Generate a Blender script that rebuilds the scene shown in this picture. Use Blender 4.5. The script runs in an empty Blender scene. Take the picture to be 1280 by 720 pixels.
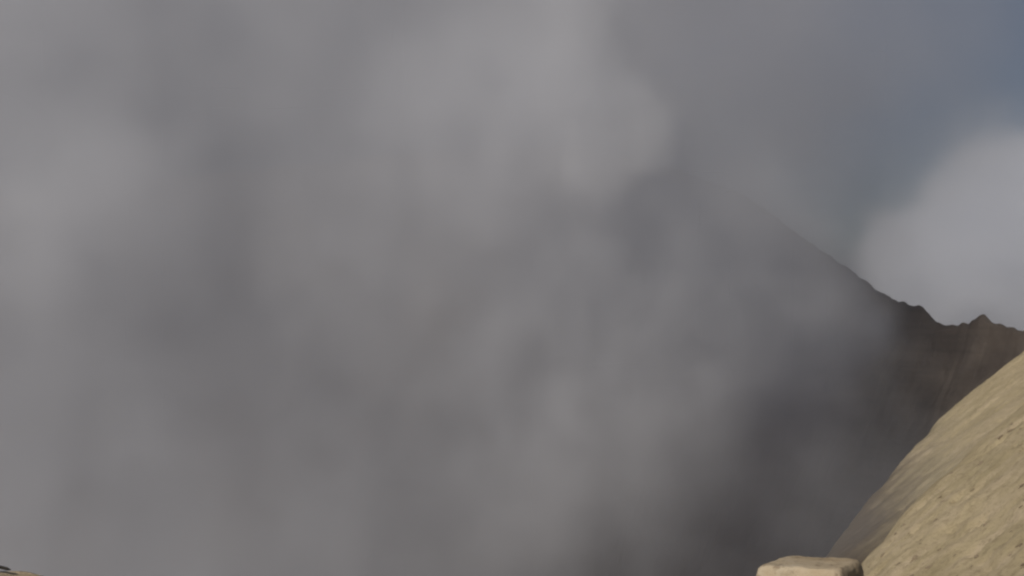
import bpy, bmesh, math, random
import numpy as np
from mathutils import Vector

random.seed(7)
rng = np.random.default_rng(7)
scene = bpy.context.scene
C = scene.collection

# ------------------------------------------------------------------ camera
F = 1545.0                                   # focal length in pixels of the 1280 wide photograph
cam_d = bpy.data.cameras.new('camera')
cam_d.sensor_width = 36.0
cam_d.lens = 36.0 * F / 1280.0
cam_d.clip_start = 0.05
cam_d.clip_end = 60000.0
cam = bpy.data.objects.new('camera', cam_d)
C.objects.link(cam)
cam.location = (0, 0, 0)                     # eye level is z = 0, the rim ground lies 1.6 m lower
cam.rotation_euler = (math.radians(90), 0, 0)
scene.camera = cam

# ------------------------------------------------------------------ sky and sun
SUN_TO = Vector((-0.66, -0.75, 0.0)).normalized()
SUN_EL = math.radians(38)
SUN_VEC = Vector((SUN_TO.x * math.cos(SUN_EL), SUN_TO.y * math.cos(SUN_EL), math.sin(SUN_EL)))
world = bpy.data.worlds.new('World')
scene.world = world
world.use_nodes = True
nt = world.node_tree
bg = nt.nodes['Background']
sky = nt.nodes.new('ShaderNodeTexSky')
sky.sky_type = 'NISHITA'
sky.sun_disc = False
sky.sun_elevation = SUN_EL
sky.sun_rotation = math.atan2(SUN_VEC.x, SUN_VEC.y)
sky.air_density = 1.0
sky.dust_density = 10.0
sky.ozone_density = 3.5
sky.altitude = 2300
nt.links.new(sky.outputs['Color'], bg.inputs['Color'])
bg.inputs["Strength"].default_value = 0.05

sun_d = bpy.data.lights.new('sun', 'SUN')
sun_d.energy = 4.5
sun_d.angle = math.radians(0.5)
sun_d.color = (1.0, 0.94, 0.855)
sun = bpy.data.objects.new('sun', sun_d)
C.objects.link(sun)
sun.rotation_euler = SUN_VEC.to_track_quat('Z', 'Y').to_euler()
sun.location = SUN_VEC * 300

vs = scene.view_settings
vs.view_transform = 'Standard'
vs.look = 'None'
vs.gamma = 1.0
vs.exposure = -0.55
vs.use_curve_mapping = False

cy = scene.cycles
cy.use_denoising = True
cy.max_bounces = 10
cy.volume_bounces = 7
cy.use_adaptive_sampling = True
cy.adaptive_threshold = 0.02
cy.volume_step_rate = 6.0
cy.volume_max_steps = 512
cy.filter_width = 2.4

# ------------------------------------------------------------------ helpers
def P(u, v, d):
    """a point d metres ahead along the ray of photograph pixel (u, v)"""
    return Vector(((u - 640.0) / F * d, d, (360.0 - v) / F * d))

def _hash(ix, iy, iz, seed):
    h = (ix * 374761393 + iy * 668265263 + iz * 2147483647 + seed * 974634223) & 0xFFFFFFFF
    h = ((h ^ (h >> 13)) * 1274126177) & 0xFFFFFFFF
    h = h ^ (h >> 16)
    return (h & 0xFFFF) / 65535.0

def vnoise(x, y, z=0.0, seed=0):
    x = np.asarray(x, float); y = np.asarray(y, float); z = np.asarray(z, float) + 0 * x
    ix = np.floor(x).astype(np.int64); iy = np.floor(y).astype(np.int64); iz = np.floor(z).astype(np.int64)
    fx = x - ix; fy = y - iy; fz = z - iz
    fx = fx * fx * (3 - 2 * fx); fy = fy * fy * (3 - 2 * fy); fz = fz * fz * (3 - 2 * fz)
    def h(a, b, c): return _hash(ix + a, iy + b, iz + c, seed)
    def mix(a, b, t): return a + (b - a) * t
    lo = mix(mix(h(0, 0, 0), h(1, 0, 0), fx), mix(h(0, 1, 0), h(1, 1, 0), fx), fy)
    hi = mix(mix(h(0, 0, 1), h(1, 0, 1), fx), mix(h(0, 1, 1), h(1, 1, 1), fx), fy)
    return mix(lo, hi, fz) * 2 - 1

def fbm(x, y, z=0.0, octaves=5, gain=0.5, seed=0):
    t = 0; a = 1.0; n = 0
    for o in range(octaves):
        t = t + a * vnoise(x * 2 ** o + 13.7 * o, y * 2 ** o + 5.3 * o, z * 2 ** o + 2.1 * o, seed + o)
        n += a; a *= gain
    return t / n

def ridged(x, y, octaves=4, seed=0):
    t = 0; a = 1.0; n = 0
    for o in range(octaves):
        t = t + a * (1 - np.abs(vnoise(x * 2 ** o + 3.1 * o, y * 2 ** o + 9.2 * o, 0, seed + o)) * 2)
        n += a; a *= 0.5
    return t / n

def grid_mesh(name, X, Y, Z, mat, smooth=True):
    n, m = X.shape
    co = np.stack([X, Y, Z], -1).reshape(-1, 3)
    idx = np.arange(n * m).reshape(n, m)
    q = np.stack([idx[:-1, :-1], idx[1:, :-1], idx[1:, 1:], idx[:-1, 1:]], -1).reshape(-1, 4)
    me = bpy.data.meshes.new(name)
    me.vertices.add(len(co)); me.vertices.foreach_set('co', co.ravel())
    me.loops.add(q.size); me.loops.foreach_set('vertex_index', q.ravel().astype(np.int32))
    me.polygons.add(len(q))
    me.polygons.foreach_set('loop_start', (np.arange(len(q)) * 4).astype(np.int32))
    me.polygons.foreach_set('use_smooth', np.full(len(q), smooth))
    me.update(calc_edges=True); me.validate()
    nz = np.zeros(len(me.polygons) * 3); me.polygons.foreach_get('normal', nz)
    if nz.reshape(-1, 3)[:, 2].mean() < 0:
        me.flip_normals()
    me.materials.append(mat)
    o = bpy.data.objects.new(name, me)
    C.objects.link(o)
    return o

def tag(o, label=None, cat=None, group=None, kind=None):
    if label: o['label'] = label
    if cat: o['category'] = cat
    if group: o['group'] = group
    if kind: o['kind'] = kind
    return o

class Nodes:
    """small expression builder for shader or geometry node trees"""
    def __init__(self, tree): self.t = tree
    def add(self, typ, **kw):
        n = self.t.nodes.new(typ)
        for k, v in kw.items(): setattr(n, k, v)
        return n
    def put(self, sock, v):
        if isinstance(v, bpy.types.NodeSocket): self.t.links.new(v, sock)
        else: sock.default_value = v
    def m(self, op, a, b=None, c=None):
        n = self.add('ShaderNodeMath', operation=op)
        for i, v in enumerate((a, b, c)):
            if v is not None: self.put(n.inputs[i], v)
        return n.outputs[0]
    def v(self, op, a, b=None, scale=None):
        n = self.add('ShaderNodeVectorMath', operation=op)
        self.put(n.inputs[0], a)
        if b is not None: self.put(n.inputs[1], b)
        if scale is not None: self.put(n.inputs['Scale'], scale)
        return n.outputs['Value'] if op in ('LENGTH', 'DOT_PRODUCT', 'DISTANCE') else n.outputs[0]
    def noise(self, vec, scale, detail=4.0, rough=0.55, color=False, distortion=0.0):
        n = self.add('ShaderNodeTexNoise')
        self.put(n.inputs['Vector'], vec)
        n.inputs['Scale'].default_value = scale
        n.inputs['Detail'].default_value = detail
        n.inputs['Roughness'].default_value = rough
        n.inputs['Distortion'].default_value = distortion
        return n.outputs['Color'] if color else n.outputs[0]
    def maprange(self, x, a, b, c=0.0, d=1.0, smooth=True):
        n = self.add('ShaderNodeMapRange', interpolation_type='SMOOTHSTEP' if smooth else 'LINEAR')
        self.put(n.inputs['Value'], x)
        for k, val in zip(('From Min', 'From Max', 'To Min', 'To Max'), (a, b, c, d)):
            self.put(n.inputs[k], val)
        return n.outputs[0]
    def ramp(self, fac, stops):
        n = self.add('ShaderNodeValToRGB')
        e = n.color_ramp.elements
        while len(e) < len(stops): e.new(0.5)
        for k, (pos, col) in enumerate(stops):
            e[k].position = pos; e[k].color = (*col, 1)
        self.put(n.inputs[0], fac)
        return n.outputs[0]
    def mix(self, fac, a, b, blend='MIX'):
        n = self.add('ShaderNodeMix', data_type='RGBA', blend_type=blend)
        self.put(n.inputs[0], fac)
        for i, v in ((6, a), (7, b)):
            self.put(n.inputs[i], v if isinstance(v, bpy.types.NodeSocket) else (*v, 1))
        return n.outputs[2]

def new_mat(name, rough=0.95):
    m = bpy.data.materials.new(name); m.use_nodes = True
    b = m.node_tree.nodes['Principled BSDF']
    b.inputs['Roughness'].default_value = rough
    b.inputs['Specular IOR Level'].default_value = 0.15
    N = Nodes(m.node_tree)
    pos = N.add('ShaderNodeNewGeometry').outputs['Position']
    return m, b, N, pos

def bump(N, b, height, strength, dist):
    n = N.add('ShaderNodeBump')
    n.inputs['Strength'].default_value = strength
    n.inputs['Distance'].default_value = dist
    N.put(n.inputs['Height'], height)
    N.put(b.inputs['Normal'], n.outputs[0])

# ------------------------------------------------------------------ materials
def ash_material():
    m, b, N, pos = new_mat('pale_ash')
    base = N.ramp(N.noise(pos, 0.16, 6, 0.6), [(0.30, (0.345, 0.285, 0.165)), (0.50, (0.430, 0.352, 0.215)), (0.68, (0.510, 0.418, 0.270))])
    # streaks that run down the fall line
    streak = N.noise(N.v('MULTIPLY', pos, (0.22, 1.9, 0.22)), 0.9, 6, 0.65)
    base = N.mix(N.maprange(streak, 0.42, 0.66, 0.0, 0.5), base, (0.520, 0.422, 0.305))
    olive = N.noise(pos, 0.09, 3)
    base = N.mix(N.maprange(olive, 0.48, 0.62, 0.0, 0.4), base, (0.355, 0.300, 0.185))
    mid = N.noise(N.v('MULTIPLY', pos, (0.7, 1.3, 1.0)), 2.6, 6, 0.75)
    base = N.mix(N.maprange(mid, 0.48, 0.66, 0.0, 0.55), base, (0.245, 0.195, 0.115))
    fine = N.noise(pos, 8.0, 4, 0.75)
    base = N.mix(N.maprange(fine, 0.52, 0.70, 0.0, 0.5), base, (0.250, 0.198, 0.125))
    # deeper in the crater brown shade is painted into the ash colour
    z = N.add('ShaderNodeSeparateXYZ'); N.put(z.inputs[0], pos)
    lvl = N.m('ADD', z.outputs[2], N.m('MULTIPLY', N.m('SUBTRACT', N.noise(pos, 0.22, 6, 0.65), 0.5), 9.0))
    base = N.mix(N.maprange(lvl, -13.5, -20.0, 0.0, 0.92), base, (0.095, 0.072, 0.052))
    N.put(b.inputs['Base Color'], base)
    bump(N, b, N.noise(pos, 7.0, 5, 0.75), 0.9, 0.16)
    return m

def dark_rock_material():
    m, b, N, pos = new_mat('dark_crater_rock')
    base = N.ramp(N.noise(pos, 0.035, 6, 0.6), [(0.3, (0.165, 0.136, 0.113)), (0.52, (0.235, 0.196, 0.162)), (0.72, (0.300, 0.250, 0.206))])
    strata = N.noise(N.v('MULTIPLY', pos, (0.02, 0.02, 0.35)), 1.0, 5, 0.6)
    base = N.mix(N.maprange(strata, 0.45, 0.65, 0.0, 0.2), base, (0.110, 0.094, 0.082))
    N.put(b.inputs['Base Color'], base)
    bump(N, b, N.noise(pos, 0.5, 6, 0.65), 0.7, 0.8)
    return m

def ground_material():
    m, b, N, pos = new_mat('grey_ash_ground')
    base = N.ramp(N.noise(pos, 0.004, 8, 0.6), [(0.3, (0.10, 0.088, 0.072)), (0.6, (0.165, 0.142, 0.112)), (0.8, (0.13, 0.13, 0.08))])
    N.put(b.inputs['Base Color'], base)
    return m

def stone_material():
    m, b, N, _ = new_mat('weathered_stone', 0.9)
    pos = N.add('ShaderNodeTexCoord').outputs['Object']
    base = N.ramp(N.noise(pos, 6.0, 6, 0.6), [(0.3, (0.36, 0.27, 0.165)), (0.5, (0.48, 0.385, 0.26)), (0.7, (0.56, 0.48, 0.355))])
    warm = N.noise(pos, 3.0, 3)
    base = N.mix(N.maprange(warm, 0.50, 0.65, 0.0, 0.6), base, (0.47, 0.315, 0.17))
    pits = N.noise(pos, 38.0, 3, 0.6)
    base = N.mix(N.maprange(pits, 0.54, 0.68, 0.0, 0.65), base, (0.20, 0.145, 0.095))
    N.put(b.inputs['Base Color'], base)
    bump(N, b, N.noise(pos, 34.0, 6, 0.75), 0.9, 0.012)
    return m

def stick_material():
    m, b, N, _ = new_mat('blackened_wood', 0.85)
    pos = N.add('ShaderNodeTexCoord').outputs['Object']
    N.put(b.inputs['Base Color'], N.ramp(N.noise(pos, 40, 4), [(0.35, (0.012, 0.011, 0.010)), (0.7, (0.04, 0.036, 0.03))]))
    return m

def stone_dark_material():
    m, b, N, pos = new_mat('slope_stone', 0.9)
    N.put(b.inputs['Base Color'], N.ramp(N.noise(pos, 2.5, 5), [(0.3, (0.15, 0.118, 0.078)), (0.7, (0.27, 0.215, 0.145))]))
    return m

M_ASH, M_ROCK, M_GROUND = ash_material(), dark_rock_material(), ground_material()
M_STONE, M_STICK, M_DARKSTONE = stone_material(), stick_material(), stone_dark_material()

# ------------------------------------------------------------------ terrain
FLOOR_Z = -135.0
# plain around the volcano, out to the horizon
rr = np.concatenate([np.linspace(0, 1200, 40), np.geomspace(1300, 30000, 40)])
th = np.linspace(0, 2 * np.pi, 181)
R_, T_ = np.meshgrid(rr, th, indexing='ij')
X = R_ * np.cos(T_); Y = 220 + R_ * np.sin(T_)
Z = FLOOR_Z + fbm(X / 240, Y / 240, octaves=5, seed=3) * 5 - np.clip(R_ - 700, 0, None) * 0.004
tag(grid_mesh('ground', X, Y, Z, M_GROUND), kind='structure')

# far crater wall: the crest as the photograph shows it, hidden stretches carried on round the crater
crest_px = [(-5200, 460, 60), (-3000, 400, 120), (-1500, 380, 220), (-700, 320, 350), (-200, 265, 430), (200, 225, 470), (520, 190, 480),
            (720, 185, 470), (800, 200, 460), (860, 217, 445), (890, 228, 440), (912, 236, 432), (935, 248, 425), (960, 266, 417),
            (985, 283, 410), (1010, 300, 402), (1040, 321, 394), (1060, 334, 388), (1072, 343, 384), (1085, 352, 380),
            (1100, 363, 376), (1112, 371, 372), (1124, 379, 369), (1132, 378, 367), (1140, 382, 365), (1150, 384, 362),
            (1155, 388, 360), (1165, 397, 357), (1175, 404, 354), (1182, 405, 352), (1190, 404, 350), (1198, 407, 347),
            (1210, 402, 344), (1218, 396, 342), (1224, 392, 341), (1231, 393, 340), (1237, 399, 339), (1245, 404, 336),
            (1262, 408, 332), (1280, 413, 327), (1310, 420, 318), (1400, 430, 290), (1560, 440, 240), (1800, 455, 180),
            (2300, 470, 115), (3200, 500, 70)]
pts = np.array([P(*c) for c in crest_px])
seg = np.concatenate([[0], np.cumsum(np.linalg.norm(np.diff(pts, axis=0), axis=1))])
i0 = int(np.searchsorted([c[0] for c in crest_px], 860)); i1 = int(np.searchsorted([c[0] for c in crest_px], 1310))
s = np.unique(np.concatenate([np.arange(0, seg[i0], 4.0), np.arange(seg[i0], seg[i1], 0.6), np.arange(seg[i1], seg[-1], 3.0)]))
cx, cyy, cz = (np.interp(s, seg, pts[:, k]) for k in range(3))
cz = cz + fbm(s / 9, s * 0, octaves=3, seed=11) * 0.7 + vnoise(s / 2.4, s * 0, 0, 12) * 0.35 + vnoise(s / 1.3, s * 0, 0, 13) * 0.25
centre = np.array([-30.0, 215.0])
dx, dy = centre[0] - cx, centre[1] - cyy
dl = np.hypot(dx, dy); dx /= dl; dy /= dl
t_in = np.concatenate([np.linspace(0, 20, 34), np.linspace(21, 135, 110)])
t_out = -np.geomspace(0.8, 260, 26)[::-1]
t = np.concatenate([t_out, t_in])
S_, T_ = np.meshgrid(s, t, indexing='ij')
Ti = np.clip(T_, 0, None); To = np.clip(-T_, 0, None)
drop = np.where(T_ >= 0, 1.05 * Ti + 5 * (1 - np.exp(-Ti / 5.0)), 0.62 * To)
fade = 1 - np.exp(-Ti / 9.0)
gully = ridged(S_ / 34 + 0.02 * Ti, Ti / 130, seed=21) * 3.0 * fade + ridged(S_ / 9 + 0.05 * Ti, Ti / 40, seed=31) * 0.7 * fade
rough = fbm(S_ / 6, T_ / 6, octaves=5, seed=41) * 1.5 * (1 - np.exp(-np.abs(T_) / 5))
Zw = cz[:, None] - drop - 6 * fade + gully + rough
Zw = np.maximum(Zw, FLOOR_Z - 14 + 2 * fbm(S_ / 10, T_ / 10, seed=5))
Xw = cx[:, None] + dx[:, None] * T_ + fbm(S_ / 12, T_ / 12, octaves=3, seed=51) * 2.0 * fade
Yw = cyy[:, None] + dy[:, None] * T_ + fbm(S_ / 12, T_ / 12, octaves=3, seed=61) * 2.0 * fade
tag(grid_mesh('crater_wall', Xw, Yw, Zw, M_ROCK), kind='structure')

# sunlit ash slopes on the right: spurs that fall from the rim into the crater
class Slope:
    def __init__(self, crest, a, b, c, seed):
        self.a, self.b, self.c, self.seed = a, b, c, seed
        pp = []
        for u, v in crest:
            p, q = (u - 640) / F, (360 - v) / F
            d = c / (q - a * p - b)
            pp.append((p * d, d))
        pp = np.array(pp)
        self.o = pp[0]
        self.e1 = (pp[-1] - pp[0]) / np.linalg.norm(pp[-1] - pp[0])
        self.e2 = np.array([-self.e1[1], self.e1[0]])
        if self.e2[1] > 0: self.e2 = -self.e2            # towards the near side
        rel = pp - self.o
        self.cs = rel @ self.e1; self.ct = rel @ self.e2
    def height(self, S, T):
        X = self.o[0] + S * self.e1[0] + T * self.e2[0]
        Y = self.o[1] + S * self.e1[1] + T * self.e2[1]
        sd = self.seed
        tc = np.interp(S, self.cs, self.ct) + fbm(S / 5, S * 0, octaves=4, seed=sd + 5) * 0.5
        beyond = np.clip(tc - T, 0, None); near = np.clip(T - tc, 0, None)
        z = self.a * X + self.b * Y + self.c
        z = np.where(z > -1.0, -1.0 + np.log1p(np.clip(z + 1.0, 0, None)) * 1.5, z)
        z = z - beyond * 1.15 - 0.6 * np.exp(-near / 0.8) + vnoise(S / 1.1, S * 0, 0, sd + 6) * 0.12 * np.exp(-near / 1.2) 
        k = 1 - np.exp(-near / 1.5)
        # shallow runnels along the fall line, humps and clods
        f = fbm(X / 16, Y / 2.2, octaves=4, seed=sd) * 0.28 + fbm(X / 9, Y / 9, octaves=4, seed=sd + 9) * 0.7
        clod = np.clip(vnoise(X / 1.3 + 7, Y / 0.7, 0, sd + 2) - 0.4, 0, None) * 0.3 - np.clip(vnoise(X / 1.0 + 1, Y / 0.55, 0, sd + 7) - 0.45, 0, None) * 0.7
        clod2 = vnoise(X / 0.6 + 3, Y / 0.4, 0, sd + 3) * 0.07 + vnoise(X / 0.33 + 3, Y / 0.28, 0, sd + 8) * 0.035
        return X, Y, z + (f + clod + clod2) * (0.25 + 0.75 * k)
    def build(self, name, s0, s1, t0, t1, step):
        S, T = np.meshgrid(np.arange(s0, s1, step), np.arange(t0, t1, step), indexing='ij')
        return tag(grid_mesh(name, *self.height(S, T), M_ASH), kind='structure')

slope_a = Slope([(1420, 372), (1330, 450), (1280, 495), (1225, 542), (1185, 581), (1145, 622), (1100, 672), (1075, 697), (1030, 745), (960, 820)], 0.75, 0.10, -31.7, 100)
slope_b = Slope([(1420, 330), (1330, 395), (1280, 434), (1252, 459), (1225, 481), (1198, 499), (1170, 523), (1145, 550), (1120, 579), (1095, 608), (1070, 638), (1044, 670), (1000, 725), (930, 815)], 0.75, -0.25, -15.6, 200)
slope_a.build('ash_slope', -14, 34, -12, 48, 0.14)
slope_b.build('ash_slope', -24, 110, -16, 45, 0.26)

# the rim underfoot: level ash that breaks away into the crater in front of the posts
xs = np.arange(-60, 40, 0.4); ys = np.concatenate([np.linspace(-200, -10, 60), np.arange(-9.8, 12, 0.25), np.linspace(12.5, 70, 60)])
X, Y = np.meshgrid(xs, ys, indexing='ij')
edge = 4.6 + fbm(X / 4, X * 0, octaves=3, seed=71) * 0.4
Z = -1.6 - 0.85 * np.clip(Y - edge, 0, None) - 0.55 * np.clip(-4 - Y, 0, None) + fbm(X / 3, Y / 3, octaves=5, seed=72) * 0.12
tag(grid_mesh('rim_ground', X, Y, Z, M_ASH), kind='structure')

# ------------------------------------------------------------------ stone posts on the rim
def make_post(name, loc, rotz, w, dpt, h, chamfer, seed, tilt=(0, 0), e=9.0):
    """one weathered post: a squared stone shaft with a worn, chamfered top"""
    prof = [(0.0, 1.06), (0.18, 1.03), (h * 0.5, 1.0), (h - chamfer * 1.6, 0.99), (h - chamfer, 0.98), (h - chamfer * 0.45, 0.945), (h - chamfer * 0.12, 0.895), (h, 0.855)]
    zs, ks = [], []
    for (za, ka), (zb, kb) in zip(prof[:-1], prof[1:]):
        n = max(2, int((zb - za) / 0.012))
        for i in range(n): zs.append(za + (zb - za) * i / n); ks.append(ka + (kb - ka) * i / n)
    zs.append(h); ks.append(prof[-1][1])
    for k in np.linspace(0.95, 0.05, 14): zs.append(h); ks.append(prof[-1][1] * k)
    nseg = 96
    a = np.linspace(0, 2 * np.pi, nseg + 1)
    rad = 1.0 / (np.abs(np.cos(a)) ** e + np.abs(np.sin(a)) ** e) ** (1 / e)
    K = np.array(ks)[:, None]; ZZ = np.array(zs)[:, None] + 0 * a[None, :]
    X = K * rad * np.cos(a) * w / 2; Y = K * rad * np.sin(a) * dpt / 2
    disp = fbm(X * 9 + seed, Y * 9, ZZ * 9, octaves=6, gain=0.65, seed=seed) * 0.022 - np.clip(vnoise(X * 22 + 5, Y * 22, ZZ * 22, seed + 2) - 0.35, 0, None) * 0.02
    disp = np.where(np.isclose(a, 2 * np.pi)[None, :], disp[:, :1], disp)
    L = np.maximum(np.hypot(X, Y), 1e-4)
    topk = np.clip((ZZ - (h - chamfer)) / chamfer, 0, 1)
    X = X + X / L * disp * (1 - 0.6 * topk); Y = Y + Y / L * disp * (1 - 0.6 * topk)
    ZZ = ZZ + topk * (fbm(X * 26, Y * 26, 0 * X, octaves=4, seed=seed + 4) * 0.005 + tilt[0] * X + tilt[1] * Y)
    o = grid_mesh(name, X, Y, ZZ, M_STONE)
    bm = bmesh.new(); bm.from_mesh(o.data)
    bmesh.ops.remove_doubles(bm, verts=bm.verts, dist=0.0004)
    bmesh.ops.recalc_face_normals(bm, faces=bm.faces)
    ends = [ed for ed in bm.edges if ed.is_boundary]
    bmesh.ops.holes_fill(bm, edges=ends, sides=0)
    bmesh.ops.recalc_face_normals(bm, faces=bm.faces)
    for f_ in bm.faces: f_.smooth = True
    bm.to_mesh(o.data); bm.free()
    o.location = loc; o.rotation_euler = (0, 0, rotz)
    return o

top1 = P(1014, 703, 3.5)
base_z = -1.66
p1 = make_post('stone_post', (top1.x, top1.y, base_z), math.radians(-34), 0.255, 0.23, top1.z - base_z, 0.028, 5, tilt=(0.07, -0.04))
tag(p1, 'pale flat-topped stone post with a dark shaded side, below the tan slope', 'post', 'stone posts along the crater rim')
top2 = P(-10, 725, 3.5)
p2 = make_post('stone_post', (top2.x, top2.y, base_z), math.radians(24), 0.34, 0.27, top2.z - base_z, 0.07, 9, tilt=(-0.09, 0), e=3.0)
tag(p2, 'tan worn stone post with a thin dark stick on top, in front of smoke', 'post', 'stone posts along the crater rim')

# thin dark stick on the second post
def make_stick(a, b, r):
    bm = bmesh.new()
    n, k = 14, 8
    ax = (b - a); L = ax.length; ax.normalize()
    side = ax.cross(Vector((0, 0, 1))).normalized(); up = side.cross(ax)
    rings = []
    for i in range(n):
        f = i / (n - 1)
        c = ax * (L * (f - 0.5)) + up * (0.008 * math.sin(f * 3.0)) + side * 0.004 * math.sin(f * 7)
        rad = r * (1.0 - 0.45 * f) * (0.35 if i in (0, n - 1) else 1) * (1 + 0.15 * math.sin(i * 2.3))
        rings.append([bm.verts.new(c + (side * math.cos(q) + up * math.sin(q)) * rad) for q in [2 * math.pi * j / k for j in range(k)]])
    for i in range(n - 1):
        for j in range(k):
            bm.faces.new((rings[i][j], rings[i][(j + 1) % k], rings[i + 1][(j + 1) % k], rings[i + 1][j]))
    bm.faces.new(rings[0][::-1]); bm.faces.new(rings[-1])
    bmesh.ops.recalc_face_normals(bm, faces=bm.faces)
    me = bpy.data.meshes.new('stick'); bm.to_mesh(me); bm.free()
    for p in me.polygons: p.use_smooth = True
    me.materials.append(M_STICK)
    o = bpy.data.objects.new('stick', me); C.objects.link(o)
    o.location = (a + b) / 2
    return o
st = make_stick(P(-60, 707, 3.60), P(14, 712.5, 3.58), 0.008)
tag(st, 'thin dark stick lying across the top of a worn tan post', 'stick')

# ------------------------------------------------------------------ stones on the near slope
def stone_mesh(seed):
    bm = bmesh.new()
    bmesh.ops.create_icosphere(bm, subdivisions=2, radius=1.0)
    r = random.Random(seed)
    ph = [r.uniform(0, 6) for _ in range(6)]
    for v in bm.verts:
        c = v.co
        k = 1 + 0.22 * math.sin(3 * c.x + ph[0]) + 0.2 * math.sin(3.5 * c.y + ph[1]) + 0.18 * math.sin(4 * c.z + ph[2]) + 0.1 * math.sin(8 * c.x + 6 * c.y + ph[3])
        v.co = Vector((c.x * 1.25, c.y * 0.85, c.z * 0.7)) * k
    me = bpy.data.meshes.new('stone'); bm.to_mesh(me); bm.free()
    me.materials.append(M_DARKSTONE)
    return me
stones = [stone_mesh(i) for i in range(6)]
n_st = 0
tries = 0
while n_st < 48 and tries < 3000:
    tries += 1
    sl = slope_a
    S = random.uniform(-6, 30); T = random.uniform(0, 40)
    tcr = float(np.interp(S, sl.cs, sl.ct))
    if T < tcr + 1.0: continue
    x, y, z = (float(k) for k in sl.height(np.array(S), np.array(T)))
    u = 640 + x / y * F; v = 360 - z / y * F
    if not (1080 < u < 1285 and 500 < v < 725): continue
    r = random.choice([0.04, 0.05, 0.06, 0.07, 0.09, 0.12]) * random.uniform(0.8, 1.2)
    o = bpy.data.objects.new('stone', stones[n_st % 6]); C.objects.link(o)
    o.location = (x, y, z + 0.05 * r); o.scale = (r * random.uniform(1.1, 1.9), r * 0.8, r * 0.75)
    o.rotation_euler = (random.uniform(-.4, .4), -0.6, random.uniform(-0.5, 0.5))
    tag(o, 'small dark stone half sunk in the sunlit tan ash slope', 'stone', 'small stones on the sunlit ash slope')
    n_st += 1

# ------------------------------------------------------------------ smoke and cloud, grown as density grids
def smoke_material(name, color, aniso, density):
    m = bpy.data.materials.new(name); m.use_nodes = True
    t = m.node_tree; t.nodes.clear()
    out = t.nodes.new('ShaderNodeOutputMaterial')
    pv = t.nodes.new('ShaderNodeVolumePrincipled')
    pv.inputs['Color'].default_value = (*color, 1)
    pv.inputs['Density'].default_value = density
    pv.inputs['Anisotropy'].default_value = aniso
    t.links.new(pv.outputs[0], out.inputs['Volume'])
    return m

def volume_object(name, lo, hi, res, mat, build):
    me = bpy.data.meshes.new(name)
    o = bpy.data.objects.new(name, me); C.objects.link(o)
    me.materials.append(mat)
    g = bpy.data.node_groups.new(name, 'GeometryNodeTree')
    g.interface.new_socket('Geometry', in_out='OUTPUT', socket_type='NodeSocketGeometry')
    N = Nodes(g)
    pos = N.add('GeometryNodeInputPosition').outputs[0]
    dens = build(N, pos)
    vc = N.add('GeometryNodeVolumeCube')
    N.put(vc.inputs['Density'], dens)
    vc.inputs['Min'].default_value = lo; vc.inputs['Max'].default_value = hi
    for k, ax in enumerate('XYZ'): vc.inputs['Resolution ' + ax].default_value = res[k]
    sm = N.add('GeometryNodeSetMaterial'); sm.inputs['Material'].default_value = mat
    g.links.new(vc.outputs[0], sm.inputs['Geometry'])
    go = N.add('NodeGroupOutput')
    g.links.new(sm.outputs[0], go.inputs[0])
    md = o.modifiers.new('smoke', 'NODES'); md.node_group = g
    return o

def gauss_sum(N, p, blobs):
    tot = None
    for c, r, a in blobs:
        q = N.v('MULTIPLY', N.v('SUBTRACT', p, tuple(c)), tuple(1.0 / k for k in r))
        e = N.m('MULTIPLY', N.m('EXPONENT', N.m('MULTIPLY', N.v('DOT_PRODUCT', q, q), -1.0)), a)
        tot = e if tot is None else N.m('ADD', tot, e)
    return tot

def B(u, v, d, rpx, depth_r, a=1.0, ry=None):
    """a puff: centre from pixel and distance, radius given in photo pixels at that distance"""
    r = rpx / F * d
    rz = (ry if ry else rpx) / F * d
    return (P(u, v, d), (r, depth_r, rz), a)

main_blobs = []
rb = random.Random(3)
for u in range(-330, 620, 150):
    for v in range(-170, 1000, 150):
        main_blobs.append(B(u + rb.uniform(-40, 40), v + rb.uniform(-40, 40), 240 + rb.uniform(-9, 9), 205, 36, 0.24))
billow_blobs = [B(725, 170, 182, 55, 10, 0.9), B(765, 190, 177, 48, 10, 0.8), B(785, 150, 176, 38, 9, 0.85), B(700, 120, 184, 60, 10, 0.5), B(752, 100, 179, 36, 9, 0.9), B(735, 50, 183, 40, 9, 0.8), B(728, -10, 185, 50, 10, 0.8),
                B(740, -70, 187, 60, 11, 0.8), B(806, 178, 170, 24, 6, 1.3), B(782, 115, 174, 22, 6, 1.0), B(820, 158, 170, 14, 5, 1.0), B(800, 122, 173, 13, 5, 0.9), B(735, 222, 180, 34, 8, 0.7)]
soft_blobs = [B(690, 150, 188, 80, 12, 0.9), B(620, 190, 196, 100, 14, 0.7), B(580, 110, 200, 90, 14, 0.5), B(670, 40, 194, 80, 14, 0.6), B(500, 150, 204, 80, 12, 0.35),
              B(110, 225, 196, 75, 11, 0.8), B(50, 290, 196, 85, 11, 0.8), B(170, 270, 199, 70, 11, 0.6), B(90, 360, 202, 90, 12, 0.4), B(30, 60, 202, 90, 12, 0.3)]
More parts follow.
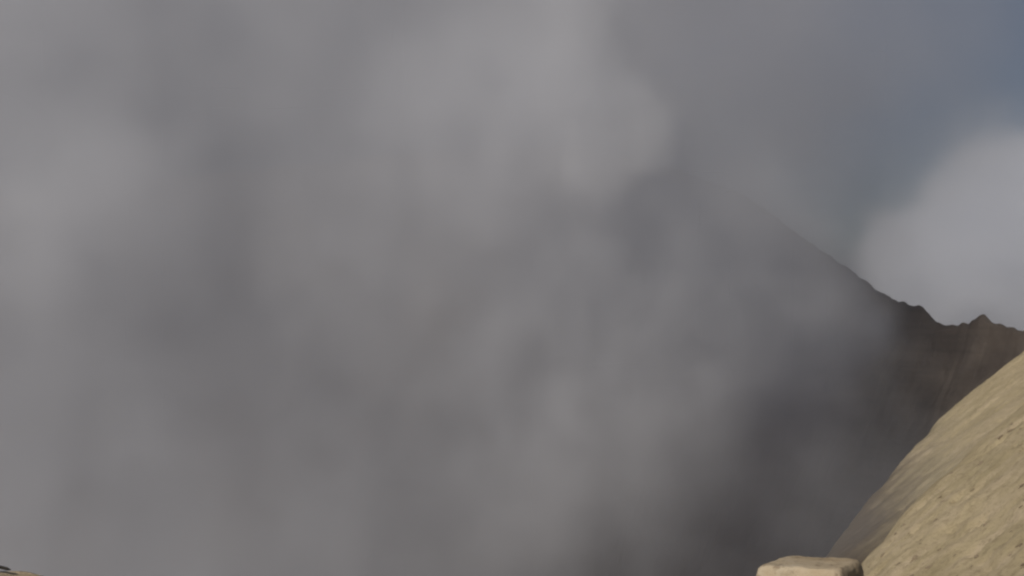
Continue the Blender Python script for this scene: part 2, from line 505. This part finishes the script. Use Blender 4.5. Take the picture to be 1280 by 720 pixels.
veil_blobs = [B(825, 310, 172, 90, 13, 0.42), B(895, 400, 176, 80, 13, 0.42), B(840, 480, 178, 90, 13, 0.40), B(975, 440, 182, 60, 12, 0.38), B(760, 560, 182, 80, 13, 0.3), B(1030, 400, 186, 40, 10, 0.3),
              B(730, 280, 210, 105, 22, 0.8), B(810, 310, 226, 85, 22, 1.0), B(870, 390, 245, 85, 24, 0.7), B(910, 330, 268, 75, 26, 0.55), B(740, 320, 238, 150, 38, 0.8), B(690, 600, 232, 100, 32, 0.8), B(720, 450, 236, 120, 35, 0.75), B(850, 370, 262, 120, 36, 0.75), B(930, 430, 280, 95, 34, 0.62),
              B(820, 500, 258, 100, 36, 0.55), B(1020, 390, 305, 62, 24, 0.62, ry=75), B(1060, 400, 315, 36, 16, 0.35, ry=50), B(985, 500, 292, 70, 28, 0.42, ry=80),
              B(850, 240, 285, 90, 40, 0.5), B(825, 290, 262, 85, 32, 0.5), B(910, 360, 275, 80, 30, 0.35), B(800, -230, 235, 140, 36, 0.7), B(920, -250, 250, 150, 40, 0.6), B(950, 300, 300, 70, 36, 0.30), B(950, 640, 270, 150, 40, 0.20), B(1060, 590, 262, 90, 40, 0.14), B(880, 680, 255, 110, 38, 0.22),  # the two puffs high above the frame are added to shade the wall
              B(1075, 385, 318, 20, 8, 0.9), B(1095, 398, 322, 14, 6, 0.7), B(1050, 440, 312, 24, 9, 0.7), B(1085, 425, 318, 16, 6, 0.5), B(1040, 350, 320, 26, 10, 0.5),
              B(1120, 600, 90, 120, 8, 0.45), B(1062, 650, 88, 50, 8, 0.5)]

# unseen upper plume, added above the frame to shade the ridge
for px in (-120, -70, -20, 30):
    for pz in (125, 165, 205):
        main_blobs.append((Vector((px + rb.uniform(-10, 10) + (pz - 125) * 0.1, 258 + rb.uniform(-10, 10), pz)), (38, 34, 34), 0.45))

def smoke_field(N, pos):
    half = (0.5, 0.5, 0.5)
    w1 = N.v('SUBTRACT', N.noise(pos, 1 / 55, 2, 0.5, color=True), half)
    w2 = N.v('SUBTRACT', N.noise(pos, 1 / 18, 3, 0.55, color=True), half)
    w3 = N.v('SUBTRACT', N.noise(pos, 1 / 7, 4, 0.6, color=True), half)
    def warp(a, b, c):
        return N.v('ADD', N.v('ADD', N.v('ADD', pos, N.v('SCALE', w1, scale=a)), N.v('SCALE', w2, scale=b)), N.v('SCALE', w3, scale=c))
    main = gauss_sum(N, warp(14.0, 10.0, 5.0), main_blobs)
    bil = N.maprange(gauss_sum(N, warp(0.0, 11.0, 12.0), billow_blobs), 0.18, 0.95)
    veil = gauss_sum(N, warp(24.0, 16.0, 9.0), veil_blobs)
    n = N.noise(pos, 1 / 26, 5, 0.6)
    wisp = N.noise(warp(0.0, 6.0, 4.0), 1 / 10, 6, 0.7)
    tall = N.noise(N.v('MULTIPLY', warp(0.0, 8.0, 4.0), (1.0, 1.0, 0.55)), 1 / 22, 6, 0.6)
    d = N.m('MULTIPLY', N.m('MULTIPLY', main, N.maprange(tall, 0.3, 0.7, 0.65, 1.3)), N.maprange(wisp, 0.32, 0.68, 0.65, 1.3))
    d = N.m('ADD', d, N.m('MULTIPLY', bil, N.maprange(wisp, 0.3, 0.7, 0.9, 2.4)))
    soft = gauss_sum(N, warp(6.0, 14.0, 8.0), soft_blobs)
    d = N.m('ADD', d, N.m('MULTIPLY', soft, N.maprange(wisp, 0.3, 0.7, 0.5, 1.6)))
    d = N.m('ADD', d, N.m('MULTIPLY', N.m('MULTIPLY', veil, N.maprange(n, 0.3, 0.7, 0.5, 1.1)), N.maprange(wisp, 0.32, 0.68, 0.30, 1.7)))
    return N.maprange(d, 0.03, 2.5, 0.0, 2.5, smooth=False)

M_SMOKE = smoke_material('grey_smoke', (0.784, 0.790, 0.820), 0.0, 0.044)
sm = volume_object('smoke', (-175, 70, -120), (150, 400, 275), (162, 165, 197), M_SMOKE, smoke_field)
tag(sm, 'thick grey smoke billowing up out of the crater', 'smoke', kind='stuff')

cloud_blobs = [B(1235, 300, 1900, 105, 120), B(1160, 340, 1900, 75, 110, 1.2), B(1300, 340, 1900, 150, 140), B(1140, 400, 1900, 75, 100), B(1250, 420, 1900, 160, 140), B(1420, 300, 1950, 170, 150), B(1190, 245, 1900, 55, 80), B(1290, 215, 1900, 60, 80), B(1110, 300, 1900, 30, 60, 0.8), B(1600, 360, 1950, 200, 160)]
def cloud_field(N, pos):
    w1 = N.v('SUBTRACT', N.noise(pos, 1 / 260, 2, 0.5, color=True), (0.5, 0.5, 0.5))
    w2 = N.v('SUBTRACT', N.noise(pos, 1 / 110, 5, 0.6, color=True), (0.5, 0.5, 0.5))
    p = N.v('ADD', N.v('ADD', pos, N.v('SCALE', w1, scale=260.0)), N.v('SCALE', w2, scale=170.0))
    return N.maprange(gauss_sum(N, p, cloud_blobs), 0.10, 1.9)
M_CLOUD = smoke_material('white_cloud', (0.91, 0.922, 0.955), 0.1, 0.014)
cl = volume_object('cloud', (450, 1500, -250), (1600, 2300, 420), (115, 80, 67), M_CLOUD, cloud_field)
tag(cl, 'soft white cloud standing behind the rocky crest', 'cloud', kind='stuff')

# thin smoke that has drifted past the peak and dulls the sky behind it
drift_blobs = [B(760, 60, 640, 230, 90, 1.0), B(900, 120, 640, 200, 90, 0.75), B(1010, 20, 640, 180, 90, 0.4), B(1000, 250, 640, 160, 80, 0.32), B(1180, 30, 640, 180, 80, 0.28), B(1110, 190, 640, 130, 80, 0.18), B(1330, 80, 640, 180, 80, 0.22), B(560, 20, 640, 220, 90, 0.9)]
def drift_field(N, pos):
    w1 = N.v('SUBTRACT', N.noise(pos, 1 / 120, 3, 0.55, color=True), (0.5, 0.5, 0.5))
    p = N.v('ADD', pos, N.v('SCALE', w1, scale=90.0))
    d = N.m('MULTIPLY', gauss_sum(N, p, drift_blobs), N.maprange(N.noise(pos, 1 / 45, 6, 0.65), 0.3, 0.7, 0.6, 1.4))
    return N.maprange(d, 0.03, 2.5, 0.0, 2.5, smooth=False)
M_DRIFT = smoke_material('thin_grey_smoke', (0.74, 0.74, 0.77), 0.0, 0.0075)
dr = volume_object('smoke', (-200, 480, -110), (480, 800, 330), (85, 40, 55), M_DRIFT, drift_field)
tag(dr, 'thin grey smoke drifting across the sky behind the dark peak', 'smoke', kind='stuff')
